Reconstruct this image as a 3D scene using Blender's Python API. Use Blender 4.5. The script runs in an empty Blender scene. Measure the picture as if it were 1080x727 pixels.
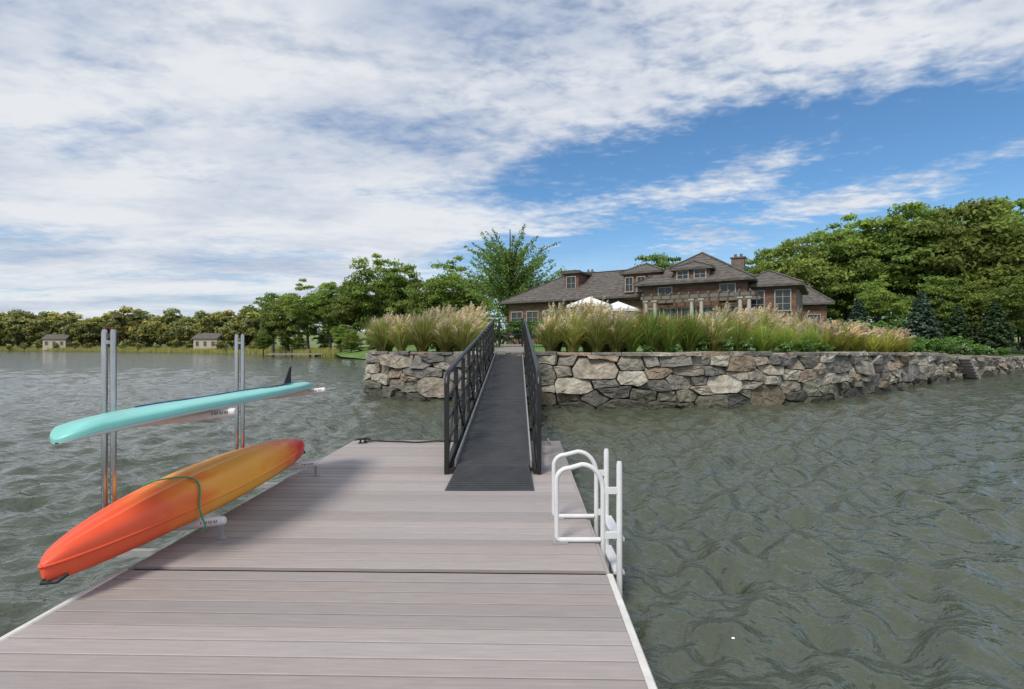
import bpy, math, random
import numpy as np
from mathutils import Vector, Matrix
random.seed(7); rng=np.random.default_rng(7)
S=bpy.context.scene; C=S.collection
S.view_settings.view_transform='Standard'; S.view_settings.look='None'; S.view_settings.exposure=0
PI=math.pi
# ---------------------------------------------------------------- helpers
class MB:
    def __init__(s): s.v=[]; s.f=[]; s.c=[]; s.sm=[]
    def add(s,vs,fs,col=None,smooth=False):
        o=len(s.v); s.v+= [tuple(v) for v in vs]
        for f in fs: s.f.append(tuple(i+o for i in f)); s.c.append(col or (1,1,1)); s.sm.append(smooth)
    def box(s,c,d,rot=None,col=None,b=0.0):
        x,y,z=[k/2 for k in d]; R=rot or Matrix.Identity(3); c=Vector(c)
        if b<=0:
            vs=[R@Vector((i*x,j*y,k*z))+c for i in(-1,1) for j in(-1,1) for k in(-1,1)]
            s.add(vs,[(0,1,3,2),(4,6,7,5),(0,4,5,1),(2,3,7,6),(0,2,6,4),(1,5,7,3)],col); return
        vs=[];
        for k,ins in ((-z,0),(z-b,0),(z,b)):
            for i,j in((-1,-1),(1,-1),(1,1),(-1,1)): vs.append(R@Vector((i*(x-ins),j*(y-ins),k))+c)
        fs=[(3,2,1,0),(8,9,10,11)]
        for r in(0,4):
            for q in range(4): fs.append((r+q,r+(q+1)%4,r+4+(q+1)%4,r+4+q))
        s.add(vs,fs,col)
    def bar(s,a,b,w,h=None,col=None,up=(0,0,1)):
        a=Vector(a);b=Vector(b);h=h or w; d=(b-a); L=d.length
        if L<1e-6: return
        d.normalize(); u=Vector(up)
        if abs(d.dot(u))>.98: u=Vector((0,1,0))
        x=d.cross(u).normalized(); z=x.cross(d)
        R=Matrix((x,d,z)).transposed(); s.box((a+b)/2,(w,L,h),R,col)
    def tube(s,pts,r,n=8,col=None,cap=True):
        P=[Vector(p) for p in pts]; m=len(P); rr=r if isinstance(r,(list,tuple)) else [r]*m
        vs=[]; prev=None
        for i,p in enumerate(P):
            t=(P[min(i+1,m-1)]-P[max(i-1,0)]).normalized()
            if prev is None:
                a=Vector((0,0,1)) if abs(t.z)<.9 else Vector((1,0,0)); x=t.cross(a).normalized()
            else:
                x=prev-t*prev.dot(t); x.normalize()
            prev=x; y=t.cross(x)
            for k in range(n):
                A=2*PI*k/n; vs.append(p+(x*math.cos(A)+y*math.sin(A))*rr[i])
        fs=[(i*n+k,i*n+(k+1)%n,(i+1)*n+(k+1)%n,(i+1)*n+k) for i in range(m-1) for k in range(n)]
        s.add(vs,fs,col,True)
        if cap: s.add([vs[k] for k in range(n)],[tuple(range(n))[::-1]],col); s.add(vs[-n:],[tuple(range(n))],col)
    def build(s,name,mat,parent=None):
        me=bpy.data.meshes.new(name); me.from_pydata(s.v,[],s.f)
        me.polygons.foreach_set('use_smooth',s.sm)
        ca=me.color_attributes.new('Col','FLOAT_COLOR','CORNER')
        tot=np.zeros(len(me.polygons),dtype=np.int32); me.polygons.foreach_get('loop_total',tot)
        c=np.array(s.c,dtype=np.float32).reshape(-1,3); c=np.hstack([c,np.ones((len(c),1),np.float32)])
        ca.data.foreach_set('color',np.repeat(c,tot,axis=0).ravel())
        me.materials.append(mat); me.update()
        o=bpy.data.objects.new(name,me); C.objects.link(o)
        if parent: o.parent=parent
        return o
def npmesh(name,V,F,mat,col=None,smooth=False,parent=None):
    V=np.asarray(V,np.float32);F=np.asarray(F,np.int32);k=F.shape[1]
    me=bpy.data.meshes.new(name); me.vertices.add(len(V)); me.vertices.foreach_set('co',V.ravel())
    me.loops.add(F.size); me.loops.foreach_set('vertex_index',F.ravel())
    me.polygons.add(len(F)); me.polygons.foreach_set('loop_start',np.arange(0,F.size,k,dtype=np.int32)); me.polygons.foreach_set('loop_total',np.full(len(F),k,np.int32))
    me.polygons.foreach_set('use_smooth',np.full(len(F),smooth))
    if col is not None:
        ca=me.color_attributes.new('Col','FLOAT_COLOR','CORNER'); c=np.hstack([col,np.ones((len(col),1))]).astype(np.float32)
        ca.data.foreach_set('color',np.repeat(c,k,axis=0).ravel())
    me.update(calc_edges=True); me.validate()
    me.materials.append(mat)
    o=bpy.data.objects.new(name,me); C.objects.link(o)
    if parent: o.parent=parent
    return o
def tag(o,label=None,cat=None,group=None,kind=None):
    if label:o['label']=label
    if cat:o['category']=cat
    if group:o['group']=group
    if kind:o['kind']=kind
    return o
def thing(name,label,cat,loc=(0,0,0),rz=0,group=None):
    o=bpy.data.objects.new(name,None); C.objects.link(o); o.location=loc; o.rotation_euler=(0,0,rz); o.empty_display_size=.2
    return tag(o,label,cat,group)
def dup(root,loc,rz=0,sc=1,label=None,group=None,szz=None):
    r=root.copy(); C.objects.link(r); r.location=loc; r.rotation_euler=(0,0,rz); r.scale=(sc,sc,szz or sc)
    if label:r['label']=label
    if group:r['group']=group
    for ch in list(root.children):
        c=ch.copy(); C.objects.link(c); c.parent=r
        for g in list(ch.children):
            d=g.copy(); C.objects.link(d); d.parent=c
    return r
# ---------------------------------------------------------------- materials
def nodes(name):
    m=bpy.data.materials.new(name); m.use_nodes=True; nt=m.node_tree; return m,nt,nt.nodes['Principled BSDF']
def pmat(name,col,rough=.6,var=.2,scale=3,bump=0,bscale=30,metal=0,attr=False,stretch=(1,1,1),spec=.5,bdist=.01,coat=0):
    m,nt,b=nodes(name); N=nt.nodes; L=nt.links
    tc=N.new('ShaderNodeTexCoord'); mp=N.new('ShaderNodeMapping'); mp.inputs['Scale'].default_value=stretch
    L.new(tc.outputs['Object'],mp.inputs['Vector'])
    nz=N.new('ShaderNodeTexNoise'); nz.inputs['Scale'].default_value=scale; nz.inputs['Detail'].default_value=8; nz.inputs['Roughness'].default_value=.65
    L.new(mp.outputs[0],nz.inputs['Vector'])
    r=N.new('ShaderNodeMapRange'); r.inputs['From Min'].default_value=.3; r.inputs['From Max'].default_value=.7; r.inputs['To Min'].default_value=1-var; r.inputs['To Max'].default_value=1+var
    L.new(nz.outputs['Fac'],r.inputs['Value'])
    mx=N.new('ShaderNodeVectorMath'); mx.operation='SCALE'; L.new(r.outputs[0],mx.inputs['Scale'])
    if attr:
        a=N.new('ShaderNodeAttribute'); a.attribute_name='Col'
        mm=N.new('ShaderNodeVectorMath'); mm.operation='MULTIPLY'; mm.inputs[1].default_value=col; L.new(a.outputs['Color'],mm.inputs[0]); L.new(mm.outputs[0],mx.inputs[0])
    else: mx.inputs[0].default_value=col
    L.new(mx.outputs[0],b.inputs['Base Color'])
    b.inputs['Roughness'].default_value=rough; b.inputs['Metallic'].default_value=metal; b.inputs['Specular IOR Level'].default_value=spec
    b.inputs['Coat Weight'].default_value=coat
    if bump:
        n2=N.new('ShaderNodeTexNoise'); n2.inputs['Scale'].default_value=bscale; n2.inputs['Detail'].default_value=6; L.new(mp.outputs[0],n2.inputs['Vector'])
        bp=N.new('ShaderNodeBump'); bp.inputs['Strength'].default_value=bump; bp.inputs['Distance'].default_value=bdist
        L.new(n2.outputs['Fac'],bp.inputs['Height']); L.new(bp.outputs[0],b.inputs['Normal'])
    return m
def leafmat(name,col,trans=.3,ov=.2):
    m,nt,b=nodes(name); N=nt.nodes; L=nt.links
    a=N.new('ShaderNodeAttribute'); a.attribute_name='Col'
    oi=N.new('ShaderNodeObjectInfo'); hr=N.new('ShaderNodeMapRange'); hr.inputs['To Min'].default_value=1-ov; hr.inputs['To Max'].default_value=1+ov; L.new(oi.outputs['Random'],hr.inputs['Value'])
    mm=N.new('ShaderNodeVectorMath'); mm.operation='MULTIPLY'; mm.inputs[1].default_value=col; L.new(a.outputs['Color'],mm.inputs[0])
    sc=N.new('ShaderNodeVectorMath'); sc.operation='SCALE'; L.new(mm.outputs[0],sc.inputs[0]); L.new(hr.outputs[0],sc.inputs['Scale'])
    L.new(sc.outputs[0],b.inputs['Base Color']); b.inputs['Roughness'].default_value=.6; b.inputs['Specular IOR Level'].default_value=.25
    t=N.new('ShaderNodeBsdfTranslucent'); L.new(sc.outputs[0],t.inputs['Color'])
    mx=N.new('ShaderNodeMixShader'); mx.inputs[0].default_value=trans; L.new(b.outputs[0],mx.inputs[1]); L.new(t.outputs[0],mx.inputs[2])
    L.new(mx.outputs[0],N['Material Output'].inputs['Surface']); return m
M={}
M['deck']=pmat('composite_decking',(.330,.294,.285),.62,.13,6,.35,60,attr=True,stretch=(.6,9,9),bdist=.003)
M['white']=pmat('weathered_white',(.62,.61,.58),.5,.18,7,.1)
M['float']=pmat('dark_float',(.03,.03,.03),.7)
M['black']=pmat('black_aluminium',(.011,.012,.013),.42,.3,5,.1,40)
M['ramp']=pmat('ramp_tread',(.052,.055,.060),.5,.26,2.5,.3,80)
M['plate']=pmat('ramp_plate',(.036,.038,.042),.55,.3,4,.5,120)
M['greymetal']=pmat('galvanised_edge',(.30,.31,.32),.45,.15,6)
M['steel']=pmat('stainless_steel',(.46,.455,.45),.2,.3,8,metal=1,stretch=(1,1,.3))
M['pad']=pmat('white_foam_pad',(.70,.66,.67),.55,.06,10)
M['ink']=pmat('dark_ink',(.05,.02,.03),.6)
M['ladder']=pmat('white_ladder_tube',(.64,.65,.67),.3,.08,8)
M['cord']=pmat('green_cord',(.01,.30,.17),.6)
M['bluecord']=pmat('blue_cord',(.02,.07,.22),.6)
M['rope']=pmat('black_rope',(.02,.02,.022),.8)
M['blacksoft']=pmat('black_rubber',(.02,.02,.02),.6)
M['board']=pmat('turquoise_board',(.19,.53,.49),.40,.14,2.5,stretch=(2,.5,1))
M['boarddeck']=pmat('pale_board_deck',(.50,.60,.60),.5,.05)
M['stone']=pmat('fieldstone',(1,1,1),.85,.46,3.2,1,7,attr=True,bdist=.09)
M['joint']=pmat('wall_joint',(.035,.032,.028),.9,.3,4)
M['lawn']=pmat('lawn_ground',(.10,.18,.035),.9,.35,.6,.5,8,bdist=.05)
M['land']=pmat('shore_land',(.14,.18,.055),.9,.4,.08)
M['pathm']=pmat('path_stone',(.26,.25,.23),.8,.2,2)
M['shingle']=pmat('cedar_shingle_wall',(.145,.083,.056),.8,.5,1.8,.8,6,stretch=(1,1,3),bdist=.04)
M['roof']=pmat('weathered_roof_shingles',(.100,.090,.082),.85,.65,2.6,.8,5,stretch=(1,1,4),bdist=.04)
M['trim']=pmat('pale_trim',(.32,.30,.27),.5,.1)
M['column']=pmat('column_paint',(.40,.38,.345),.5,.1)
M['pergola']=pmat('weathered_pergola',(.15,.13,.11),.6,.2)
M['darktrim']=pmat('brown_trim',(.07,.05,.04),.6)
M['brick']=pmat('chimney_stone',(.15,.12,.10),.85,.4,4)
m,nt,b=nodes('window_glass'); b.inputs['Base Color'].default_value=(.03,.04,.05,1); b.inputs['Roughness'].default_value=.06; M['glass']=m
M['plainwall']=pmat('painted_wall',(.42,.37,.29),.7,.08)
M['canvas']=pmat('parasol_canvas',(.75,.74,.72),.7,.04)
M['bark']=pmat('bark',(.085,.07,.055),.9,.35,3,.6,12,bdist=.03)
M['leaf']=leafmat('deciduous_leaves',(.170,.265,.062),.42)
M['leaf_y']=leafmat('yellowing_leaves',(.215,.285,.068),.42)
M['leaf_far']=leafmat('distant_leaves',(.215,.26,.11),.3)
M['leaf_red']=leafmat('russet_leaves',(.26,.18,.09),.2)
M['spruce']=leafmat('spruce_needles',(.075,.13,.055),.15)
M['bluespruce']=leafmat('blue_spruce_needles',(.09,.15,.10),.15)
M['shrub']=leafmat('shrub_leaves',(.12,.24,.055))
M['blade']=leafmat('grass_blades',(.35,.42,.12),.45,.3)
M['plume']=leafmat('grass_plumes',(.76,.66,.48),.45,.2)
M['reed']=leafmat('marsh_reeds',(.42,.40,.13),.3)
M['petal']=leafmat('white_petals',(.75,.75,.72),.3)
m,nt,b=nodes('kayak_plastic'); N=nt.nodes; L=nt.links
tc=N.new('ShaderNodeTexCoord'); sp=N.new('ShaderNodeSeparateXYZ'); L.new(tc.outputs['Object'],sp.inputs[0])
mpk=N.new('ShaderNodeMapping'); mpk.inputs['Scale'].default_value=(3.2,.8,2.0); L.new(tc.outputs['Object'],mpk.inputs[0])
nz=N.new('ShaderNodeTexNoise'); nz.inputs['Scale'].default_value=2.2; nz.inputs['Detail'].default_value=6; nz.inputs['Distortion'].default_value=.9; L.new(mpk.outputs[0],nz.inputs['Vector'])
mr=N.new('ShaderNodeMapRange'); mr.inputs['From Min'].default_value=-1.75; mr.inputs['From Max'].default_value=1.75; L.new(sp.outputs['Y'],mr.inputs['Value'])
ma=N.new('ShaderNodeMath'); ma.operation='MULTIPLY_ADD'; ma.inputs[1].default_value=.34; L.new(nz.outputs['Fac'],ma.inputs[0])
sb=N.new('ShaderNodeMath'); sb.operation='SUBTRACT'; sb.inputs[1].default_value=.17; L.new(mr.outputs[0],sb.inputs[0]); L.new(sb.outputs[0],ma.inputs[2])
cr=N.new('ShaderNodeValToRGB'); e=cr.color_ramp.elements
e[0].position=0; e[0].color=(.76,.085,.035,1); e[1].position=1; e[1].color=(.66,.025,.02,1)
for p,c in((.20,(.80,.11,.035,1)),(.29,(.86,.20,.03,1)),(.38,(.90,.38,.05,1)),(.60,(.92,.42,.045,1)),(.72,(.88,.28,.03,1)),(.80,(.80,.12,.025,1)),(.86,(.68,.03,.02,1))):
    x=e.new(p); x.color=c
L.new(ma.outputs[0],cr.inputs[0]); L.new(cr.outputs[0],b.inputs['Base Color'])
n2=N.new('ShaderNodeTexNoise'); n2.inputs['Scale'].default_value=14; n2.inputs['Detail'].default_value=5; L.new(tc.outputs['Object'],n2.inputs['Vector'])
r2=N.new('ShaderNodeMapRange'); r2.inputs['To Min'].default_value=.34; r2.inputs['To Max'].default_value=.6; L.new(n2.outputs['Fac'],r2.inputs['Value']); L.new(r2.outputs[0],b.inputs['Roughness'])
M['kayak']=m
m,nt,b=nodes('harbour_water'); N=nt.nodes; L=nt.links
b.inputs['Base Color'].default_value=(.064,.076,.050,1); b.inputs['Roughness'].default_value=.07; b.inputs['IOR'].default_value=1.6
tc=N.new('ShaderNodeTexCoord'); mp=N.new('ShaderNodeMapping'); mp.inputs['Rotation'].default_value=(0,0,.7); mp.inputs['Scale'].default_value=(1,1.5,1); L.new(tc.outputs['Object'],mp.inputs[0])
n1=N.new('ShaderNodeTexNoise'); n1.inputs['Scale'].default_value=4.2; n1.inputs['Detail'].default_value=3; n1.inputs['Roughness'].default_value=.5; n1.inputs['Distortion'].default_value=.1; L.new(mp.outputs[0],n1.inputs['Vector'])
bp=N.new('ShaderNodeBump'); bp.inputs['Strength'].default_value=.7; bp.inputs['Distance'].default_value=.10; L.new(n1.outputs['Fac'],bp.inputs['Height'])
L.new(bp.outputs[0],b.inputs['Normal']); M['water']=m
# ---------------------------------------------------------------- world + sun
W=bpy.data.worlds.new('World'); S.world=W; W.use_nodes=True; nt=W.node_tree; N=nt.nodes; L=nt.links
bg=N['Background']; bg.inputs['Strength'].default_value=.118
sky=N.new('ShaderNodeTexSky'); sky.sky_type='NISHITA'; sky.sun_disc=False; SE=math.radians(50); SR=math.radians(212); sky.sun_elevation=SE; sky.sun_rotation=SR; sky.air_density=1.0; sky.dust_density=.6; sky.ozone_density=2
def mth(op,a,b=None,c=None,cl=False):
    n=N.new('ShaderNodeMath'); n.operation=op; n.use_clamp=cl
    for i,v in enumerate((a,b,c)):
        if v is None: continue
        if isinstance(v,(int,float)): n.inputs[i].default_value=v
        else: L.new(v,n.inputs[i])
    return n.outputs[0]
def sstep(v,a,b_):
    n=N.new('ShaderNodeMapRange'); n.interpolation_type='SMOOTHSTEP'; L.new(v,n.inputs['Value']); n.inputs['From Min'].default_value=a; n.inputs['From Max'].default_value=b_; return n.outputs[0]
tc=N.new('ShaderNodeTexCoord'); sp=N.new('ShaderNodeSeparateXYZ'); L.new(tc.outputs['Generated'],sp.inputs[0])
X,Y,Z=sp.outputs
zc=mth('ADD',mth('MAXIMUM',Z,0.0),.09)
u=mth('DIVIDE',X,zc); v=mth('DIVIDE',Y,zc)
cb=N.new('ShaderNodeCombineXYZ'); L.new(u,cb.inputs[0]); L.new(v,cb.inputs[1])
def noise(scale,detail,rot,stretch,rough=.6,dist=0,off=0):
    mp=N.new('ShaderNodeMapping'); mp.inputs['Rotation'].default_value=(0,0,rot); mp.inputs['Scale'].default_value=stretch; mp.inputs['Location'].default_value=(off,off*.7,0)
    L.new(cb.outputs[0],mp.inputs[0]); n=N.new('ShaderNodeTexNoise'); n.inputs['Scale'].default_value=scale; n.inputs['Detail'].default_value=detail; n.inputs['Roughness'].default_value=rough; n.inputs['Distortion'].default_value=dist
    L.new(mp.outputs[0],n.inputs['Vector']); return n.outputs['Fac']
nA=noise(1.1,8,.75,(1,2.2,1),.58,.5,3.1)
nB=noise(9,3,.4,(1,1.3,1),.6,.2,1.0)
nC=noise(.8,5,.75,(1,1.8,1),.52,.4,8.2)
az=mth('ARCTAN2',X,Y); hor=mth('SQRT',mth('ADD',mth('MULTIPLY',X,X),mth('MULTIPLY',Y,Y))); te=mth('DIVIDE',Z,mth('MAXIMUM',hor,.001))
def ramp(vals,lo,hi):
    t=N.new('ShaderNodeMapRange'); L.new(az,t.inputs['Value']); t.inputs['From Min'].default_value=lo; t.inputs['From Max'].default_value=hi
    r=N.new('ShaderNodeValToRGB'); el=r.color_ramp.elements; r.color_ramp.interpolation='EASE'
    for i,(p,val) in enumerate(vals):
        q=(p-lo)/(hi-lo); k=el[i] if i<2 else el.new(q); k.position=q; k.color=(val,)*3+(1,)
    L.new(t.outputs[0],r.inputs[0]); return r.outputs[0]
up=ramp([(-.4,.25),(1.2,.33),(-.11,.34),(.147,.425),(.449,.465),(.65,.44),(.85,.40)],-.4,1.2)
s1=ramp([(-.2,.22),(1.2,.36),(.037,.245),(.288,.268),(.449,.305),(.6,.34)],-.2,1.2)
s2=ramp([(0.1,.17),(1.2,.28),(.354,.205),(.588,.238),(.785,.262)],0.1,1.2)
wob=mth('MULTIPLY',mth('SUBTRACT',nA,.5),.16)
dU=mth('ADD',mth('SUBTRACT',up,te),wob)
gap=mth('MULTIPLY',sstep(dU,-.03,.09),sstep(mth('ADD',az,mth('MULTIPLY',wob,2)),-.28,.06))
gap=mth('MULTIPLY',gap,mth('SUBTRACT',1,sstep(az,1.1,1.5)))
def band(s,w,amt):
    d=mth('ABSOLUTE',mth('ADD',mth('SUBTRACT',te,s),mth('MULTIPLY',wob,.35))); return mth('MULTIPLY',mth('SUBTRACT',1,sstep(d,0,w)),amt)
st=mth('ADD',mth('MULTIPLY',band(s1,.062,.72),mth('SUBTRACT',1,sstep(az,.45,.62))),mth('MULTIPLY',band(s2,.046,.72),sstep(az,.2,.38)))
low=mth('MULTIPLY',mth('SUBTRACT',1,sstep(te,.08,.24)),mth('SUBTRACT',1,sstep(az,.05,.36)))
cov=mth('ADD',mth('ADD',mth('MULTIPLY',mth('SUBTRACT',1,gap),.95),st),mth('MULTIPLY',mth('MULTIPLY',low,gap),.45))
bamt=mth('ADD',.60,mth('MULTIPLY',sstep(az,-.25,.25),.75))
dens=mth('ADD',cov,mth('ADD',mth('MULTIPLY',mth('SUBTRACT',nA,.5),1.8),mth('MULTIPLY',mth('SUBTRACT',nB,.5),bamt)))
haze=mth('MULTIPLY',mth('SUBTRACT',1,sstep(te,.0,.26)),.5)
alpha=mth('MAXIMUM',mth('MULTIPLY',sstep(dens,.14,1.1),.97),haze)
shade=mth('ADD',mth('MULTIPLY',mth('SUBTRACT',nC,.5),2.3),mth('MULTIPLY',mth('SUBTRACT',nB,.5),mth('MULTIPLY',bamt,.6)))
lft=mth('MULTIPLY',mth('MULTIPLY',sstep(te,.42,.78),-.48),mth('SUBTRACT',1,sstep(az,-.1,.5)))
shade=mth('ADD',mth('ADD',shade,.80),lft)
cm=N.new('ShaderNodeMix'); cm.data_type='RGBA'; cm.clamp_factor=True; L.new(shade,cm.inputs[0]); cm.inputs[6].default_value=(2.6,3.4,5.0,1); cm.inputs[7].default_value=(6.9,7.1,7.4,1)
tint=N.new('ShaderNodeVectorMath'); tint.operation='MULTIPLY'; L.new(sky.outputs[0],tint.inputs[0]); tint.inputs[1].default_value=(.66,.96,1.14)
mx=N.new('ShaderNodeMix'); mx.data_type='RGBA'; L.new(alpha,mx.inputs[0]); L.new(tint.outputs[0],mx.inputs[6]); L.new(cm.outputs[2],mx.inputs[7])
L.new(mx.outputs[2],bg.inputs['Color'])
sd=Vector((math.cos(SE)*math.sin(SR),math.cos(SE)*math.cos(SR),math.sin(SE)))
sl=bpy.data.lights.new('sun','SUN'); sl.energy=3.4; sl.angle=math.radians(15); sl.color=(1,.93,.82); so=bpy.data.objects.new('sun',sl); C.objects.link(so); so.rotation_euler=sd.to_track_quat('Z','Y').to_euler(); so.location=sd*50
# ---------------------------------------------------------------- camera
cd=bpy.data.cameras.new('camera'); cd.lens=18; cd.sensor_width=36; cd.clip_end=6000; cam=bpy.data.objects.new('camera',cd); C.objects.link(cam); cam.location=(0,0,2.1); cam.rotation_euler=(PI/2,0,0); S.camera=cam
# ---------------------------------------------------------------- water
rad=[.4]
while rad[-1]<2600: rad.append(rad[-1]*1.0070+.004)
rad=np.array(rad)
ang=np.concatenate([np.linspace(-1.0,1.0,680),np.linspace(1.0,2*PI-1.0,60)[1:-1]])
RR,AA=np.meshgrid(rad,ang,indexing='ij'); WX=RR*np.sin(AA); WY=RR*np.cos(AA); WZ=np.zeros_like(WX)
sp_=np.maximum(RR*.0070+.004,RR*.0031)
wx_=WX+.10*np.sin(WY*1.1+.7*np.sin(WX*.6)); wy_=WY+.10*np.sin(WX*1.3+1.1*np.sin(WY*.5))
for i in range(52):
    lam=.24*(10**(i/51*.95)); th=-.85+rng.normal()*.72; k=2*PI/lam; a=lam*(.0125 if lam<.36 else (.0165 if lam<.85 else (.0095 if lam<1.4 else .0050)))
    ph=k*(wx_*math.sin(th)+wy_*math.cos(th))+rng.uniform(0,6.28)
    att=np.clip((lam/sp_-2.2)/3.0,0,1); WZ+=a*att*(2*((np.sin(ph)+1)/2)**1.5-.92)
gust=.9+.2*np.sin(WX*.11+1.3*np.sin(WY*.07))*np.sin(WY*.09+.8); gust*=1-.3*np.clip(-WX/12,0,1)
WZ*=gust
nr,na=WX.shape; idx=np.arange(nr*na).reshape(nr,na)
F=np.stack([idx[:-1],np.roll(idx,-1,1)[:-1],np.roll(idx,-1,1)[1:],idx[1:]],-1).reshape(-1,4)
wo=npmesh('water',np.stack([WX,WY,WZ],-1).reshape(-1,3),F,M['water'],smooth=True); wo['kind']='structure'
# ---------------------------------------------------------------- wall path
ctrl=[(-12,48),(-8.2,32),(-6.25,23.3),(-5.5,21.4),(-2.7,19.5),(1.1,17.7),(4.9,17.3),(9.7,18.7),(14.4,21.6),(25.7,30.2),(42.8,42.8),(62,60)]
PTS=[]
cc=[Vector(p) for p in ctrl]
for i in range(len(cc)-1):
    p0=cc[max(i-1,0)];p1=cc[i];p2=cc[i+1];p3=cc[min(i+2,len(cc)-1)]
    for j in range(24):
        t=j/24; PTS.append(.5*((2*p1)+(p2-p0)*t+(2*p0-5*p1+4*p2-p3)*t*t+(3*p1-p0-3*p2+p3)*t**3))
PTS.append(cc[-1])
SL=[0]
for a,b_ in zip(PTS,PTS[1:]): SL.append(SL[-1]+(b_-a).length)
PX=np.array([p.x for p in PTS]);PY=np.array([p.y for p in PTS]);SLn=np.array(SL)
def P(s,off=0):
    x=np.interp(s,SLn,PX);y=np.interp(s,SLn,PY);e=.4
    dx=np.interp(s+e,SLn,PX)-np.interp(s-e,SLn,PX);dy=np.interp(s+e,SLn,PY)-np.interp(s-e,SLn,PY);l=math.hypot(dx,dy)
    return x-dy/l*off,y+dx/l*off
def s_at(px):
    r=(px-540)/540; q=PX/PY; best=[i for i in range(len(q)-1) if (q[i]-r)*(q[i+1]-r)<=0 and PY[i]<60 and i>40]
    if not best: return SL[48]-.02*(400-px)
    i=best[0]; return SL[i]+(SL[i+1]-SL[i])*((r-q[i])/(q[i+1]-q[i]+1e-9))
sT=[0,s_at(400),s_at(575),s_at(880),s_at(985),s_at(1015),s_at(1070),SL[-1]]
zT=[1.8,1.82,1.86,1.80,1.62,1.42,1.12,1.0]
def top(s): return float(np.interp(s,sT,zT))
def clip(poly,a,b_,c):
    out=[];n=len(poly)
    for i in range(n):
        p=poly[i];q=poly[(i+1)%n];dp=a*p[0]+b_*p[1]-c;dq=a*q[0]+b_*q[1]-c
        if dp<=0: out.append(p)
        if dp*dq<0: t=dp/(dp-dq); out.append((p[0]+(q[0]-p[0])*t,p[1]+(q[1]-p[1])*t))
    return out
AS=2.0; T0,T1=-.35,1.74; Lw=SL[-1]
seeds=[]
tries=0
while tries<26000:
    tries+=1; big=random.random()**1.5; r=.15+.30*big
    if tries>8000: r=.11+.09*random.random()
    s=random.uniform(0,Lw/AS); t=random.uniform(T0,T1-.07)
    if all((s-a)**2+(t-b_)**2>((r+c)*.96)**2 for a,b_,c in seeds if abs(s-a)<.95): seeds.append((s,t,r))
seeds.sort()
wall=thing('stone_wall','long fieldstone retaining wall standing in the water below the ornamental grasses','wall')
st_=MB()
palette=[(.25,.232,.20),(.195,.186,.168),(.33,.305,.255),(.17,.163,.15),(.27,.24,.195),(.39,.365,.31),(.125,.12,.11),(.25,.20,.15),(.23,.215,.185)]
for i,(s,t,r) in enumerate(seeds):
    poly=[(s-1.2,T0),(s+1.2,T0),(s+1.2,T1),(s-1.2,T1)]
    for dirn in(-1,1):
        j=i+dirn
        while 0<=j<len(seeds) and abs(seeds[j][0]-s)<1.4:
            a,b_,q=seeds[j]; dx,dy=a-s,b_-t
            if dx*dx+dy*dy<1.9:
                if abs(dy)>abs(dx)*1.1: dx*=.45
                elif abs(dx)>abs(dy)*1.6: dy*=.5
                mx_,my_=(a+s)/2,(b_+t)/2; w_=(r*r-q*q)/(2*((a-s)**2+(b_-t)**2)); mx_+=(a-s)*w_; my_+=(b_-t)*w_
                poly=clip(poly,dx,dy,dx*mx_+dy*my_)
                if len(poly)<3: break
            j+=dirn
        if len(poly)<3: break
    if len(poly)<3: continue
    poly=[(p[0]*AS,p[1]) for p in poly]
    cx=sum(p[0] for p in poly)/len(poly);cy=sum(p[1] for p in poly)/len(poly)
    size=max(max(p[0] for p in poly)-min(p[0] for p in poly),.2)
    out=[];n=len(poly)
    for q in range(n):
        p=poly[q];w=poly[(q+1)%n]; l=math.hypot(w[0]-p[0],w[1]-p[1]); k=max(1,int(l/.18))
        for h in range(k):
            f=h/k+(.05 if h==0 else 0); out.append((p[0]+(w[0]-p[0])*f,p[1]+(w[1]-p[1])*f))
    tx,tz=random.uniform(-.28,.28),random.uniform(-.35,.4)
    def ring(ins,d,jit,tilt=0):
        R=[]
        for (a,b_) in out:
            da,db=cx-a,cy-b_;l=math.hypot(da,db)+1e-6; m_=min(ins,l*.9); a2=a+da/l*m_+random.uniform(-jit,jit);b2=b_+db/l*m_+random.uniform(-jit,jit)
            b2=min(b2,T1); z=b2*top(a2)/1.86 if b2>0 else b2
            x,y=P(min(max(a2,0),Lw),-(d+tilt*((a2-cx)*tx+(b2-cy)*tz)+random.uniform(-jit,jit)+(1.86-b2)*.07)); R.append((x,y,z))
        return R
    dd=random.uniform(.10,.30)*(.8+size*.2); m_=len(out)
    vs=ring(.010,-.12,0)+ring(.014,dd*.6,.014)+ring(.036,dd,.018,1)+ring(size*.2,dd+random.uniform(-.02,.04),.026,1)
    x,y=P(min(max(cx,0),Lw),-(dd+.01)-(1.86-cy)*.07); vs.append((x,y,cy*top(cx)/1.86 if cy>0 else cy))
    fs=[(k*m_+q,k*m_+(q+1)%m_,(k+1)*m_+(q+1)%m_,(k+1)*m_+q) for k in range(3) for q in range(m_)]+[(3*m_+q,3*m_+(q+1)%m_,4*m_) for q in range(m_)]
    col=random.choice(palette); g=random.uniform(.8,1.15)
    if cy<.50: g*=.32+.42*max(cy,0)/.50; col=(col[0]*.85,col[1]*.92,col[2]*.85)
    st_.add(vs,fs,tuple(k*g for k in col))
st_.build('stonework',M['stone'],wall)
cp=MB(); s=0.0
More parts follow.
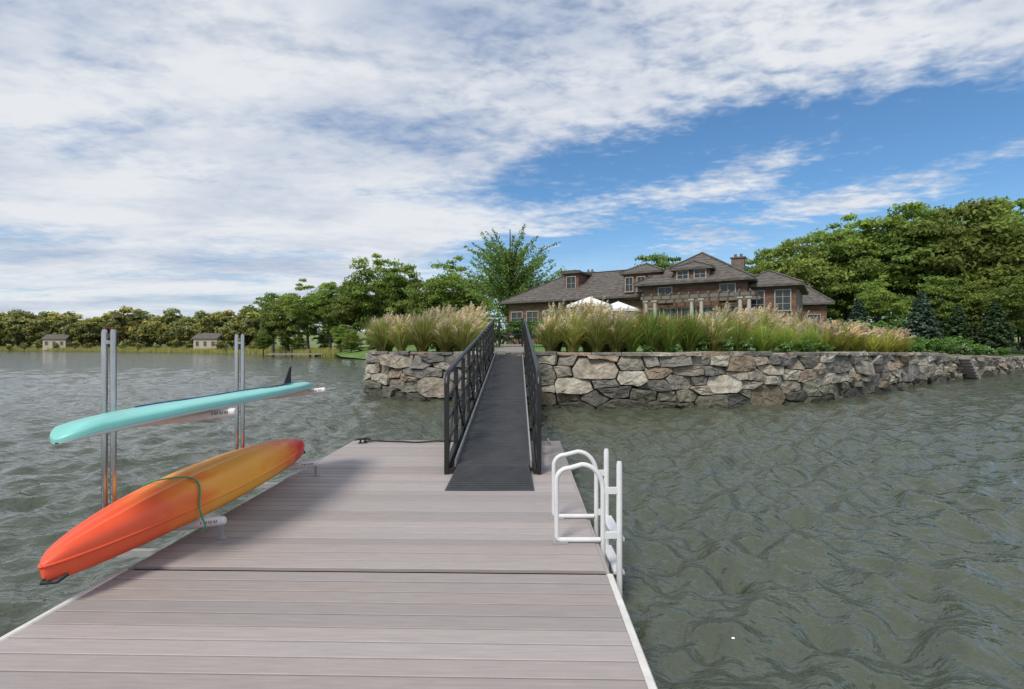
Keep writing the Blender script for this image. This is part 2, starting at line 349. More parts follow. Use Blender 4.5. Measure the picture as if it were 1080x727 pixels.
while s<Lw-.5:
    l=random.uniform(.4,1.4); e=min(s+l,Lw); g=random.uniform(.75,1.15); col=tuple(k*g for k in random.choice(palette)); o=random.uniform(.12,.27); zt=random.uniform(-.035,.03); n=4; vs=[]
    for q in range(n+1):
        a_=s+.010+(e-s-.020)*q/n; zz=top(a_)
        for off,z in((-o-random.uniform(0,.04),zz-.125),(-o-random.uniform(0,.04),zz-.03+zt),(-o+.035,zz+zt),(.42,zz+zt-.01),(.42,zz-.125)):
            x,y=P(a_,off); vs.append((x,y,z+random.uniform(-.012,.012)))
    fs=[(q*5+k,(q+1)*5+k,(q+1)*5+(k+1)%5,q*5+(k+1)%5) for q in range(n) for k in range(5)]+[(4,3,2,1,0),tuple(n*5+k for k in range(5))]
    cp.add(vs,fs,col); s=e
cp.build('capstones',M['stone'],wall)
bk=MB(); n=int(Lw/.5)
for i in range(n):
    s0,s1_=i*Lw/n,(i+1)*Lw/n; A=P(s0,-.02);B=P(s1_,-.02);A2=P(s0,.35);B2=P(s1_,.35)
    bk.add([(A[0],A[1],-.6),(B[0],B[1],-.6),(B[0],B[1],top(s1_)-.05),(A[0],A[1],top(s0)-.05),(B2[0],B2[1],top(s1_)-.05),(A2[0],A2[1],top(s0)-.05)],[(0,1,2,3),(3,2,4,5)])
bk.build('mortar_backing',M['joint'],wall)
# ---------------------------------------------------------------- peninsula ground
loop=[(P(s,.15),top(s)-.10) for s in np.linspace(0,Lw,150)]
loop+=[((90,80),1.4),((95,120),1.8),((20,125),1.8),((-40,110),1.0),((-26,78),.25),((-19,69.5),.05),((-15,60),.3)]
cx0,cy0=16,60; gv=[];rings=14
for k in range(rings):
    t=(k/(rings-1))**1.3*.97
    for (p,z) in loop:
        gv.append((p[0]*(1-t)+cx0*t,p[1]*(1-t)+cy0*t,z+(2.15-z)*min(1,t*2.6)))
n=len(loop); gf=[(k*n+i,k*n+(i+1)%n,(k+1)*n+(i+1)%n,(k+1)*n+i) for k in range(rings-1) for i in range(n)]
g=npmesh('ground',gv,gf,M['lawn'],smooth=True); g['kind']='structure'
shx=[-1500,-400,-174,-115,-52,-28,-19,0,60,1500]; shy=[330,230,176,152,109,80,69,67,80,120]
gx=np.concatenate([np.linspace(-1600,-260,50),np.linspace(-255,80,150),np.linspace(90,1600,50)]); gt=np.concatenate([np.linspace(-12,60,40),np.linspace(70,1800,60)])
GX,GT=np.meshgrid(gx,gt,indexing='ij'); GY=np.interp(GX,shx,shy)+GT
GZ=np.clip(-.35+GT*.07,-1.2,1.2)+np.clip((GT-40)/400,0,1)*16+np.where(GT>20,1,0)*.8*np.sin(GX*.03)*np.clip(GT/200,0,1)
ii=np.arange(GX.size).reshape(GX.shape)
ho=npmesh('hills',np.stack([GX,GY,GZ],-1).reshape(-1,3),np.stack([ii[:-1,:-1],ii[1:,:-1],ii[1:,1:],ii[:-1,1:]],-1).reshape(-1,4),M['land'],smooth=True); ho['kind']='structure'
pm=MB()
for i in range(12):
    y0=17.95+i*1.0
    z0=1.80+min(i*.03,.3); pm.box((-.08+.02*i,y0+.5,z0-.03),(1.5,.97,.09),b=.01)
po=pm.build('path',M['pathm']); po['kind']='structure'
# ---------------------------------------------------------------- vegetation generators
def quads(c,nrm,size,asp=1.0):
    n=len(c); a=rng.normal(size=(n,3)); t=np.cross(nrm,a); t/=np.linalg.norm(t,axis=1,keepdims=True)+1e-9; b_=np.cross(nrm,t); b_/=np.linalg.norm(b_,axis=1,keepdims=True)+1e-9
    s=size[:,None]; V=np.stack([c-t*s*asp,c-b_*s*.55+nrm*s*.15,c+t*s*asp,c+b_*s*.55+nrm*s*.15],1).reshape(-1,3)
    return V,np.arange(n*4).reshape(n,4)
def crown(name,H,R,base,np_,lp,leaf,mat,parent,seed,flat=.72,colv=.3,yellow=.2):
    g=np.random.default_rng(seed); cs=[];ns=[];cl=[];pc=[]
    cz=(H+base)/2;hz=(H-base)/2
    lump=g.normal(size=(6,3))
    for i in range(np_):
        d=g.normal(size=3); d/=np.linalg.norm(d); rr=g.uniform(.2,1)**.5
        k=1+.26*sum(math.sin(2.6*d@l+i0) for i0,l in enumerate(lump))/2
        pr=R*g.uniform(.10,.24); p=np.array([d[0]*(R-pr)*rr*k,d[1]*(R-pr)*rr*k,cz+d[2]*(hz-pr*.7)*rr*(.5+.5*k)])
        if d[2]<-.2: p[:2]*=.85
        m_=int(lp*(.5+pr/R*3))
        pc.append((p,pr)); q=g.normal(size=(m_,3)); q/=np.linalg.norm(q,axis=1,keepdims=True); q[:,2]=np.where(q[:,2]<-.3,-q[:,2]*.5,q[:,2])
        r_=g.uniform(.2,1.35,size=(m_,1))**.75; cs.append(p+q*r_*pr*np.array([1.15,1.15,flat])); nn=q*.7+np.array([0,0,.3])+g.normal(size=(m_,3))*.6; ns.append(nn/np.linalg.norm(nn,axis=1,keepdims=True))
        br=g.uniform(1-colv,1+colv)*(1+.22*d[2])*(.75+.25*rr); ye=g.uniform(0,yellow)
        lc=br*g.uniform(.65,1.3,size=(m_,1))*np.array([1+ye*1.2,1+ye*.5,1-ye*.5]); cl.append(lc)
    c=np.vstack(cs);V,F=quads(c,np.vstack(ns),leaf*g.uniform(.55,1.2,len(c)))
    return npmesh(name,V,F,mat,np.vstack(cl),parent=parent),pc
def trunk(H,r,pc,parent,mat,lean=.3,nl=16,base=2):
    b=MB(); g=random.Random(int(H*91)+len(pc)); pts=[(0,0,-.4)]
    for i in range(1,7): t=i/6; pts.append((lean*math.sin(t*2.1),lean*.6*math.sin(t*3),H*.78*t))
    b.tube(pts,[r*1.35]+[r*(1-.8*i/6) for i in range(1,7)],9)
    for p,pr in g.sample(pc,min(nl,len(pc))):
        z0=max(base*.8,min(p[2]*.62,H*.7)); t=z0/(H*.78); a=Vector((lean*math.sin(t*2.1),lean*.6*math.sin(t*3),z0)); e=Vector(p); mid=a.lerp(e,.5)+Vector((0,0,-.06*H*g.random()))
        b.tube([a,mid,e],[r*.42*(1-t*.4),r*.25,r*.07],6)
    return b.build('trunk',mat,parent)
def tree(label,cat,H,R,base,np_,lp,leaf,mat,seed,group=None,name='deciduous_tree',flat=.72,yellow=.2):
    t=thing(name,label,cat,group=group); o,pc=crown('crown',H,R,base,np_,lp,leaf,M[mat],t,seed,flat,yellow=yellow); trunk(H,H*.022,pc,t,M['bark'],base=base); return t
def spruce(label,H,R,mat,seed,n=8000):
    t=thing('spruce_tree',label,'conifer'); g=np.random.default_rng(seed)
    nb=150; cs=[];ns=[];sz=[];cl=[]
    for i in range(nb):
        f=(i+.5)/nb; z=.3+f*(H-.3); L_=R*(1-f)**.85*g.uniform(.65,1.2)+.08; a=i*2.4+g.uniform(-.3,.3); m_=int(n/nb*(.4+1.2*(1-f)))
        u_=g.uniform(.1,1,m_)**.7; side=g.normal(size=m_)*.16*L_*(1.1-u_*.6)
        x=np.cos(a)*u_*L_-np.sin(a)*side; y=np.sin(a)*u_*L_+np.cos(a)*side; zz=z-u_*L_*.28+u_**3*L_*.15+g.normal(size=m_)*.05-np.abs(side)*.3
        cs.append(np.stack([x,y,zz],1)); nn=np.stack([np.cos(a)*.3+g.normal(size=m_)*.5,np.sin(a)*.3+g.normal(size=m_)*.5,np.ones(m_)],1); ns.append(nn/np.linalg.norm(nn,axis=1,keepdims=True))
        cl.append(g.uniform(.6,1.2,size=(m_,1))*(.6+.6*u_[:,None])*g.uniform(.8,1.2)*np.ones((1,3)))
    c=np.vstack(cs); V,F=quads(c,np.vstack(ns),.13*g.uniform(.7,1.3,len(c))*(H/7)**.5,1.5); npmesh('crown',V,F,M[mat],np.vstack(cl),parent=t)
    b=MB(); b.tube([(0,0,-.3),(0,0,H*.5),(0,0,H*.97)],[H*.02,H*.012,.02],7); b.build('trunk',M['bark'],t); return t
def shrub(label,cat,w,h,mat,seed,n=26,lp=60,leaf=.06,flowers=0,name='garden_shrub',group=None):
    t=thing(name,label,cat,group=group); o,pc=crown('foliage',h,w/2,.02,n,lp,leaf,M[mat],t,seed,.8,.25,.1)
    b=MB(); g=random.Random(seed)
    for p,pr in g.sample(pc,6): b.tube([(0,0,-.1),(p[0]*.5,p[1]*.5,p[2]*.6),tuple(p)],[.025,.018,.006],5)
    b.build('stem',M['bark'],t)
    if flowers:
        gg=np.random.default_rng(seed); c=[]
        for _ in range(flowers):
            p,pr=pc[gg.integers(len(pc))]; d=gg.normal(size=3); d/=np.linalg.norm(d); d[2]=abs(d[2])
            cc_=p+d*pr*1.15; c+= [cc_+gg.normal(size=3)*.03 for _ in range(6)]
        c=np.array(c); nn=gg.normal(size=c.shape); nn/=np.linalg.norm(nn,axis=1,keepdims=True); V,F=quads(c,nn,np.full(len(c),.034)); npmesh('flowers',V,F,M['petal'],np.ones((len(c),3)),parent=t)
    return t
def grass(label,seed,h=1.25,nb=330,npl=55,ph=1.8,spread=.75,group=None,plcol=(1,1,1),bcol=(1,1,1)):
    t=thing('ornamental_grass',label,'ornamental grass',group=group); g=np.random.default_rng(seed); V=[];F=[];cl=[]
    K=5
    for i in range(nb):
        a=g.uniform(0,6.283); r0=g.uniform(0,.18); L_=h*g.uniform(.55,1.15); le=g.uniform(.05,1)*spread*h*.85; w=g.uniform(.010,.020); dr=g.uniform(0,.6)*le/(spread*h)
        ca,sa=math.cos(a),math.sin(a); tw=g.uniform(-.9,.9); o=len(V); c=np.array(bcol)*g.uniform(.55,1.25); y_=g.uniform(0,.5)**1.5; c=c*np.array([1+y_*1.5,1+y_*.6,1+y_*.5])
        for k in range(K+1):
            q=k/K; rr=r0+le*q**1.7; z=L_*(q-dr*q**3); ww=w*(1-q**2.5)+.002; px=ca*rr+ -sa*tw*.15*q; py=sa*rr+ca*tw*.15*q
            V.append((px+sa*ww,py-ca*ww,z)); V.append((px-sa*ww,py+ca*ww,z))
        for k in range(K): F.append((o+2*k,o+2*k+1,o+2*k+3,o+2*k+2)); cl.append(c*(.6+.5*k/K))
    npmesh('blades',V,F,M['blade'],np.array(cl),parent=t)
    V=[];F=[];cl=[]
    wind=(.5,.1)
    for i in range(npl):
        a=g.uniform(0,6.283); f_=g.uniform(0,1)**.7; H_=ph*(1.08-.46*f_*f_)*g.uniform(.90,1.04); le=(.08+.92*f_)*spread*ph*.50; ca,sa=math.cos(a),math.sin(a)
        def pos(q): return np.array([ca*(.08+le*q**1.7)+wind[0]*.28*q**3,sa*(.08+le*q**1.7)+wind[1]*.2*q**3,H_*(q-.10*q**4)])
        o=len(V)
        for k in range(5):
            p=pos(k/4*.86); V.append(tuple(p+np.array([.004,0,0]))); V.append(tuple(p-np.array([.004,0,0])))
        for k in range(4): F.append((o+2*k,o+2*k+1,o+2*k+3,o+2*k+2)); cl.append(np.array([.55,.62,.4]))
        br=g.uniform(.65,1.25); hu=g.uniform(-.06,.08)
        for j in range(34):
            q=g.uniform(.74,1.0); p=pos(q); l=g.uniform(.10,.19)*(1.25-(q-.74)*2.4); d=np.array([wind[0]*.9+g.normal()*.3+ca*.3,g.normal()*.3+sa*.3,.75+g.normal()*.25]); d/=np.linalg.norm(d)
            s_=np.cross(d,g.normal(size=3)); s_/=np.linalg.norm(s_)+1e-9; s_*=.012; e=p+d*l+np.array([.02,0,-.03]); m_=p+d*l*.5
            o=len(V); V+= [tuple(p),tuple(m_+s_),tuple(e),tuple(m_-s_)]; F.append((o,o+1,o+2,o+3)); cl.append(np.array(plcol)*br*g.uniform(.8,1.15)*np.array([1+hu,1,1-hu]))
    if npl: npmesh('plumes',V,F,M['plume'],np.array(cl),parent=t)
    return t
def remove_proto(t):
    for ch in list(t.children):
        for gch in list(ch.children): bpy.data.objects.remove(gch)
        bpy.data.objects.remove(ch)
    bpy.data.objects.remove(t)
GZ_=lambda s:top(s)-.12
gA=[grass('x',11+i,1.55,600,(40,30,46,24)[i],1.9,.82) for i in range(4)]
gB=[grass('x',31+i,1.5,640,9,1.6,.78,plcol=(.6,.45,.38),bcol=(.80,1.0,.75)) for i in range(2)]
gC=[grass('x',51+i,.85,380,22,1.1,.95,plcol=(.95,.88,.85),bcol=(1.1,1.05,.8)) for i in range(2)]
def put(protos,px,off,sc,label,group,dz=0):
    s=s_at(px); x,y=P(s,off)
    if -1.55<x<.95 and y<26: return
    dup(random.choice(protos),(x,y,GZ_(s)+.01+dz),random.uniform(-.5,.5),sc*random.uniform(.80,1.15),label,group)
for x,y in((-6.0,23.4),(-5.95,24.6),(-5.6,22.3)): dup(random.choice(gA),(x,y,1.72),random.uniform(-.5,.5),.98,'tan plumed ornamental grass clump overhanging the left corner of the wall','grasses at the left corner of the wall')
for px in(412,436,460,482): put(gA,px,.55,.92,'tan plumed ornamental grass clump in the front row left of the gangway','front row grasses left of the gangway')
for px in(408,434,455,474): put(gA,px,1.8,1.06,'tan plumed ornamental grass clump behind the front row left of the gangway','back row grasses left of the gangway')
for px in(415,445,474): put(gA,px,3.2,1.12,'tan plumed ornamental grass clump at the back of the bed left of the gangway','rear grasses left of the gangway')
for px in(576,602,630,652): put(gA,px,.6,.96,'tan plumed ornamental grass clump in the front row right of the gangway','front row grasses right of the gangway')
for px in(574,596,620,646,670): put(gA,px,1.9,1.12,'tall tan plumed ornamental grass clump behind the front row right of the gangway','back row grasses right of the gangway')
for px in(672,694,716,740): put(gB,px,.75,.96,'tall green ornamental grass clump on the wall in front of the pergola','green grasses in front of the pergola')
for px in(690,738,780): put(gA,px,2.6,.84,'plumed ornamental grass clump in the second row before the pergola','second row grasses before the pergola')
for px in(765,796,822,848,876): put(gA if px%2 else gB,px,.75,.80,'ornamental grass clump in the front row of the wall bed below the chimney end of the house','front row grasses below the chimney end')
for px in(800,826,852,880,905): put(gA,px,1.9,1.0,'plumed ornamental grass clump in the middle row right of the pergola','plumed grasses right of the house')
for px in(812,836,862,890,914,938): put(gA if px%4 else gB,px,3.1,1.04,'plumed ornamental grass clump in the rear row towards the outbuilding','rear grasses right of the house')
for px in(893,908,924,940,955,968): put(gC,px,.8,1.35,'low pinkish fountain grass clump near the stone steps','fountain grasses near the stone steps')
for t in gA+gB+gC: remove_proto(t)
sh=[shrub('x','shrub',1.3,.95,'shrub',71+i) for i in range(3)]
shF=shrub('x','flowering shrub',1.2,.9,'shrub',81,flowers=34,name='flowering_shrub')
for px,off,sc in((752,.6,.75),(776,.5,.75),(798,.5,.7),(842,.5,.6)): put([shF],px,off,sc,'green shrub dotted with small white flowers above the wall','white flowering shrubs on the wall')
for px,off,sc in((690,.5,.5),(720,.5,.5),(864,.5,.65),(886,.5,.6),(990,1.0,1.05),(978,2.2,1.2),(958,2.6,1.2),(972,.9,.9)): put(sh,px,off,sc,'rounded leafy green shrub in the bed on top of the wall','green shrubs in the bed on the wall')
for px,off,sc in((1022,.9,1.1),(1035,1.3,1.2),(1048,.9,1.1),(1060,1.4,1.3),(1073,.9,1.2),(1030,3,1.6),(1050,3.2,1.8),(1070,3.4,1.8),(1010,3,1.5)): put(sh,px,off,sc,'clipped green shrub on the low wall right of the stone steps','green shrubs right of the stone steps')
for px in(1028,1055): put([shF],px,.6,.9,'white flowered shrub at the lip of the low wall right of the steps','flowering shrubs right of the steps')
for i,(x,y,s) in enumerate(((2.6,27,1.5),(4.0,27.5,1.5),(5.6,27,1.4),(7.2,27,1.4),(9,26.4,1.3),(11,27,1.3),(13,27.5,1.4),(15,28,1.5),(17.3,29,1.6),(19.6,30.5,1.7),(22,33,2.0),(25,36,2.1),(28,39,2.2))):
    dup(sh[i%3],(x,y,1.9),i*1.1,s,'hedge shrub in the row between the terrace and the grasses','hedge shrubs before the terrace')
for i,(x,y,s) in enumerate(((-3.2,30,2.0),(-2.3,33,1.9),(-4.8,31,2.2),(-6,34,2.4))): dup(sh[i%3],(x,y,1.9),i*1.7,s,'dark bushy shrub behind the grasses left of the gangway','shrubs behind the left grasses')
for i,(x,y,s) in enumerate(((-.9,37,2.2),(.6,38,2.3),(2.0,37.5,2.1),(3.6,37,2.2))): dup(sh[i%3],(x,y,1.95),i*1.3,s,'foundation shrub before the left end of the house','foundation shrubs before the house')
for i in range(15):
    dup(sh[i%3],(22+i*3.2,50+i*.6+random.uniform(-2,2),1.9),i*1.7,random.uniform(2.6,4),'large understorey shrub in the shade of the tall trees at right','understorey shrubs at right')
for t in sh+[shF]: remove_proto(t)
# --- trees
def ptx(px,Y): return (px-540)/540*Y
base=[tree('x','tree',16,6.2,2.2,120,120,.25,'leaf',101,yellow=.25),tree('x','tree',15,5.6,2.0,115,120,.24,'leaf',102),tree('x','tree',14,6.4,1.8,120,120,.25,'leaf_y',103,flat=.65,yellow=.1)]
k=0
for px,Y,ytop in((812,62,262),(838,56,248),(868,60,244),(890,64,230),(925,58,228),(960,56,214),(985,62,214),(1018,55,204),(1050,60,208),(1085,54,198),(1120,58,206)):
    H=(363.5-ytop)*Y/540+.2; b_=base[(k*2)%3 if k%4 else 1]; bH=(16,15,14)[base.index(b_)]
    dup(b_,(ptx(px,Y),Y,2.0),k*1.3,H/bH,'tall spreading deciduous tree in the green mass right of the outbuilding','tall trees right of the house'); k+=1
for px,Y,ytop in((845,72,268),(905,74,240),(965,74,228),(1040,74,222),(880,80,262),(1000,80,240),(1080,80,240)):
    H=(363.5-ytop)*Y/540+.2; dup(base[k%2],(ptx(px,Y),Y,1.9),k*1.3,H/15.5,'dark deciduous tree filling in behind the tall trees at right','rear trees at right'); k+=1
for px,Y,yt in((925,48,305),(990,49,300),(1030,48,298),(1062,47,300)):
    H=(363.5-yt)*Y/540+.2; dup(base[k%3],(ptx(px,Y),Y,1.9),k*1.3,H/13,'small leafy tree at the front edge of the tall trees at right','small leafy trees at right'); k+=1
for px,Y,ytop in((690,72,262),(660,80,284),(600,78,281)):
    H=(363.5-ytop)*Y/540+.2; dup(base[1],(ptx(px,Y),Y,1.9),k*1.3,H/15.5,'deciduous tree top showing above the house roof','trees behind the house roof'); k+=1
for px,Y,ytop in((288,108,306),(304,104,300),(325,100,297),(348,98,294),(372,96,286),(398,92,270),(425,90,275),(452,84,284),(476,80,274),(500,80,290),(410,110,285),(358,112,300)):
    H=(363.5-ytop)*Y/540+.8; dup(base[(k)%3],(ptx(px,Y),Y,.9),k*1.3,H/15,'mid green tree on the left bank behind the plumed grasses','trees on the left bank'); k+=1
for i in range(12):
    px=280+i*19+random.uniform(-5,5); Y=random.uniform(84,92) if px>345 else 102; dup(base[i%3],(ptx(px,Y),Y,.1),i*2.1,random.uniform(.26,.38),'low bushy tree at the foot of the left bank trees','low bushes on the left bank')
for t in base: remove_proto(t)
far=[tree('x','tree',11,5.2,.6,46,70,.5,'leaf_far',121+i,flat=.8,yellow=.5) for i in range(3)]+[tree('x','tree',11,4.6,.8,40,60,.5,'leaf_red',127,name='russet_tree')]
x=-14; cnt=0
while x<283:
    Y=np.interp(x,[0,130,283],[186,166,122])+random.uniform(0,16); yt=np.interp(x,[0,30,90,200,283],[330,332,328,331,326])+random.uniform(-8,11)
    H=(363.5-yt)*Y/540+.6; cnt+=1; f=cnt in(3,17)
    dup(far[3] if f else far[random.randrange(3)],(ptx(x,Y),Y,.8),random.uniform(0,6),H/11,'russet leaved tree in the far shore tree line' if f else 'distant green tree in the far shore tree line','russet trees of the far shore' if f else 'tree line of the far shore'); x+=random.uniform(6,11)
x=-14
while x<283:
    Y=np.interp(x,[0,130,283],[205,190,150])+random.uniform(0,30); yt=331+random.uniform(-5,6); H=(363.5-yt)*Y/540
    dup(far[random.randrange(3)],(ptx(x,Y),Y,1.6),random.uniform(0,6),H/11,'tree behind the front row of the far shore tree line','rear tree line of the far shore'); x+=random.uniform(9,13)
x=-10
while x<280:
    Y=np.interp(x,[0,130,283],[180,158,116]); dup(far[random.randrange(3)],(ptx(x,Y),Y,.2),random.uniform(0,6),random.uniform(.18,.32),'low bush at the edge of the far shore','bushes along the far shore'); x+=random.uniform(11,20)
for t in far: remove_proto(t)
ft=thing('feathery_tree','tall loose feathery tree with upright branches left of the house','tree',(ptx(537,66),66,1.8))
g=np.random.default_rng(5); b=MB(); b.tube([(0,0,-.3),(.1,0,3.4),(.2,.1,8),(.1,0,14)],[.40,.30,.18,.05],9); cs=[];ns=[];cl=[]
for i in range(120):
    a=g.uniform(0,6.283); z0=g.uniform(1.2,9.5); L_=g.uniform(4.6,8.2)*(1.14-z0/20); el=g.uniform(.40,1.25)
    d=np.array([math.cos(a)*math.cos(el),math.sin(a)*math.cos(el),math.sin(el)]); p0=np.array([.15,0,z0]); bend=np.array([math.cos(a),math.sin(a),-.3])*.9
    pts=[p0+d*L_*q+bend*q*q for q in(0,.35,.7,1)]
    b.tube([tuple(p) for p in pts],[.08,.05,.03,.010],5)
    m_=150; q=g.uniform(.15,1.06,m_); c=p0+np.outer(q,d)*L_+np.outer(q*q,bend)+g.normal(size=(m_,3))*(.46*(1.2-q))[:,None]; cs.append(c); nn=g.normal(size=(m_,3)); ns.append(nn/np.linalg.norm(nn,axis=1,keepdims=True)); cl.append(g.uniform(.75,1.4,size=(m_,1))*g.uniform(.75,1.25)*np.array([[1,1,1.0]]))
c=np.vstack(cs); V,F=quads(c,np.vstack(ns),.115*g.uniform(.6,1.3,len(c)),1.6); npmesh('crown',V,F,M['leaf'],np.vstack(cl),parent=ft); b.build('trunk',M['bark'],ft)
zmax=float(V[:,2].max()); ft.scale=(1.12,1.12,((363.5-243)*66/540+.3)/zmax)
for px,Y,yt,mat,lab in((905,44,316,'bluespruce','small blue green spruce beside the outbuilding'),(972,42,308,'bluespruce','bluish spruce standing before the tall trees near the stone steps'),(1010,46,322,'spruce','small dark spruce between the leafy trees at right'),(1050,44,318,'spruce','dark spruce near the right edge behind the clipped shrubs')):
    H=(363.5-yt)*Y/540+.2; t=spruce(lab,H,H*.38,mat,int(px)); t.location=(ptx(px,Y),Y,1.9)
n=30000; rx=rng.uniform(-190,-30,n); d=rng.uniform(0,1,n)**.8*7+1.5; ry=np.interp(rx,shx,shy)+d; dens_=np.sin(rx*.12)+np.sin(rx*.31+1)+rng.normal(size=n)*.7; kp=(dens_>-.9); rx,ry,d=rx[kp],ry[kp],d[kp]; n=len(rx)
hh=rng.uniform(.6,1.6,n); w=.10; lx=rng.normal(size=n)*.15; z0=-.35+d*.07-.05
V=np.stack([np.stack([rx-w,ry,z0],1),np.stack([rx+w,ry,z0],1),np.stack([rx+lx,ry,z0+hh],1)],1).reshape(-1,3)
cl=rng.uniform(.6,1.25,size=(n,1))*np.where(rng.random((n,1))<.35,np.array([[.6,.9,.5]]),np.array([[1.1,1,1]]))
r_=npmesh('reeds',V,np.arange(3*n).reshape(n,3),M['reed'],cl); tag(r_,'yellow green marsh reeds along the far left shoreline','reeds',kind='stuff')
# ---------------------------------------------------------------- house
def hip(mb,x0,x1,y0,y1,ze,zr,o=.5,short=1.0,th=.16):
    x0-=o;x1+=o;y0-=o;y1+=o; cx=(x0+x1)/2;cy=(y0+y1)/2
    if x1-x0>=y1-y0: i=(y1-y0)/2*short; A=(x0+i,cy,zr);B=(x1-i,cy,zr)
    else: i=(x1-x0)/2*short; A=(cx,y0+i,zr);B=(cx,y1-i,zr)
    v=[(x0,y0,ze),(x1,y0,ze),(x1,y1,ze),(x0,y1,ze),A,B,(x0,y0,ze-th),(x1,y0,ze-th),(x1,y1,ze-th),(x0,y1,ze-th)]
    f=[(0,1,5,4),(1,2,5),(2,3,4,5),(3,0,4)] if x1-x0>=y1-y0 else [(0,1,4),(1,2,5,4),(2,3,5),(3,0,4,5)]
    f+= [(6,7,1,0),(7,8,2,1),(8,9,3,2),(9,6,0,3),(9,8,7,6)]
    mb.add(v,f)
    for a,b_ in((A,B),(A,v[0]),(A,v[3]),(B,v[1]),(B,v[2])) if x1-x0>=y1-y0 else ((A,B),(A,v[0]),(A,v[1]),(B,v[2]),(B,v[3])):
        mb.bar((a[0],a[1],a[2]+.03),(b_[0],b_[1],b_[2]+.03),.2,.05)
    nC=int((zr-ze)/.22)
    for k in range(1,nC):
        t=k/nC; q=[tuple(v[i][j]*(1-t)+((A if ((i in(0,3)) if x1-x0>=y1-y0 else (i in(0,1))) else B)[j])*t for j in range(3)) for i in range(4)]
        for a in range(4):
            p,r=q[a],q[(a+1)%4]
            if (Vector(p)-Vector(r)).length>.3: mb.bar(p,r,.05,.035)
def win(parent,axis,face,c,z,w,h,nx=2,nz=3,mat='trim',name='window'):
    f=MB(); t=.07
    def bx(du,dz,w_,h_,dep):
        if axis=='f': f.box((c+du,face-dep/2,z+dz),(w_,dep,h_))
        else: f.box((face+dep/2,c+du,z+dz),(dep,w_,h_))
    bx(-w/2,0,t,h+t,.10);bx(w/2,0,t,h+t,.10);bx(0,h/2,w-t,t,.10);bx(0,-h/2-.01,w+.16,t,.14)
    for i in range(1,nx): bx(-w/2+w*i/nx,0,.035,h-t,.06)
    for i in range(1,nz): bx(0,-h/2+h*i/nz,w-t,.03,.055)
    o=f.build(name,M[mat],parent); g_=MB()
    if axis=='f': g_.box((c,face-.012,z),(w,.02,h))
    else: g_.box((face+.012,c,z),(.02,w,h))
    g_.build('pane',M['glass'],o)
H0=thing('brown_house','long brown shingled waterfront house with grey hipped roofs and pergola','house',(-.4,46,2.0),-math.radians(32))
w_=MB(); w_.box((6.7,4.5,1.85),(13.4,8.6,4.0)); w_.box((16.2,4,2.2),(7.2,9.6,4.8)); w_.box((20.9,4,2.0),(3.6,7.4,4.3)); w_.build('wall',M['shingle'],H0)
q=MB(); hip(q,0,15.5,.2,8.8,3.9,6.6,.6,.9); r0=q.build('roof',M['roof'],H0)
q=MB(); hip(q,12.6,19.8,-.8,8.8,4.62,7.2,.55,.95); r1=q.build('roof',M['roof'],H0)
q=MB(); hip(q,19.1,22.7,.3,7.7,4.2,5.4,.45); q.build('roof',M['roof'],H0)
def chim(parent,x,y,z0,z1,w=.9,d=.7):
    c_=MB(); c_.box((x,y,(z0+z1)/2),(w,d,z1-z0)); c_.box((x,y,z1+.05),(w+.16,d+.16,.1)); c_.tube([(x-.2,y,z1+.1),(x-.2,y,z1+.35)],.1,8); c_.tube([(x+.2,y,z1+.1),(x+.2,y,z1+.35)],.1,8); c_.build('chimney',M['brick'],parent)
chim(r1,18.7,3.2,4.0,6.6); chim(r0,5.2,6.5,5.0,6.9,.8,.6)
def dormer(x0,x1,yf,yb,z0,z1,rise=.7,n=2):
    d_=MB(); d_.box(((x0+x1)/2,(yf+yb)/2,(z0+z1)/2),(x1-x0,yb-yf,z1-z0)); o=d_.build('dormer',M['shingle'],H0)
    q_=MB(); hip(q_,x0,x1,yf,yb,z1+.1,z1+rise,.28); q_.build('dormer_roof',M['roof'],o)
    for i in range(n):
        cxx=x0+(x1-x0)*(i+.5)/n; win(H0,'f',yf,cxx,(z0+z1)/2+.15,(x1-x0)/n*.66,(z1-z0)*.55,2,2)
dormer(4.9,6.2,1.6,4.2,4.2,6.3,.3,1); dormer(10.9,13.7,-.2,4.0,3.6,5.6,.9,3); dormer(15.0,17.4,-.95,2,4.4,5.5,.7,2)
for x_ in(.9,2.5,4.1,6.0,7.6,9.2,10.8): win(H0,'f',.2,x_,1.9,1.15,2.2,2,4)
for x_ in(13.4,14.7,16.0,17.3,18.8): win(H0,'f',-.8,x_,1.5,1.0,2.5,2,4,name='window')
for x_ in(14.3,18.6): win(H0,'f',-.8,x_,3.75,1.0,1.1,2,2)
for x_ in(20.3,21.9): win(H0,'f',.3,x_,3.1,.95,1.4,2,3); win(H0,'f',.3,x_,1.0,.95,1.6,2,3)
for y_ in(1.6,3.8,6.0): win(H0,'r',22.7,y_,3.1,.95,1.4,2,3); win(H0,'r',22.7,y_,1.0,.95,1.6,2,3)
tr=MB()
for x0,x1,y,z in((-.02,13.0,.17,3.68),(12.58,19.82,-.83,4.38),(19.1,22.72,.27,3.98)): tr.box(((x0+x1)/2,y,z),(x1-x0,.06,.22))
tr.build('fascia_trim',M['darktrim'],H0)
PG=MB(); 
for i in range(12): x_=13.9+i*.6; PG.box((x_,-2.9,3.42),(.07,4.0,.14))
PG.box((17.2,-4.6,3.22),(7.0,.14,.22)); PG.box((17.2,-4.25,3.22),(7.0,.1,.2)); PG.box((17.2,-1.3,3.22),(7.0,.14,.22)); pg=PG.build('pergola',M['pergola'],H0)
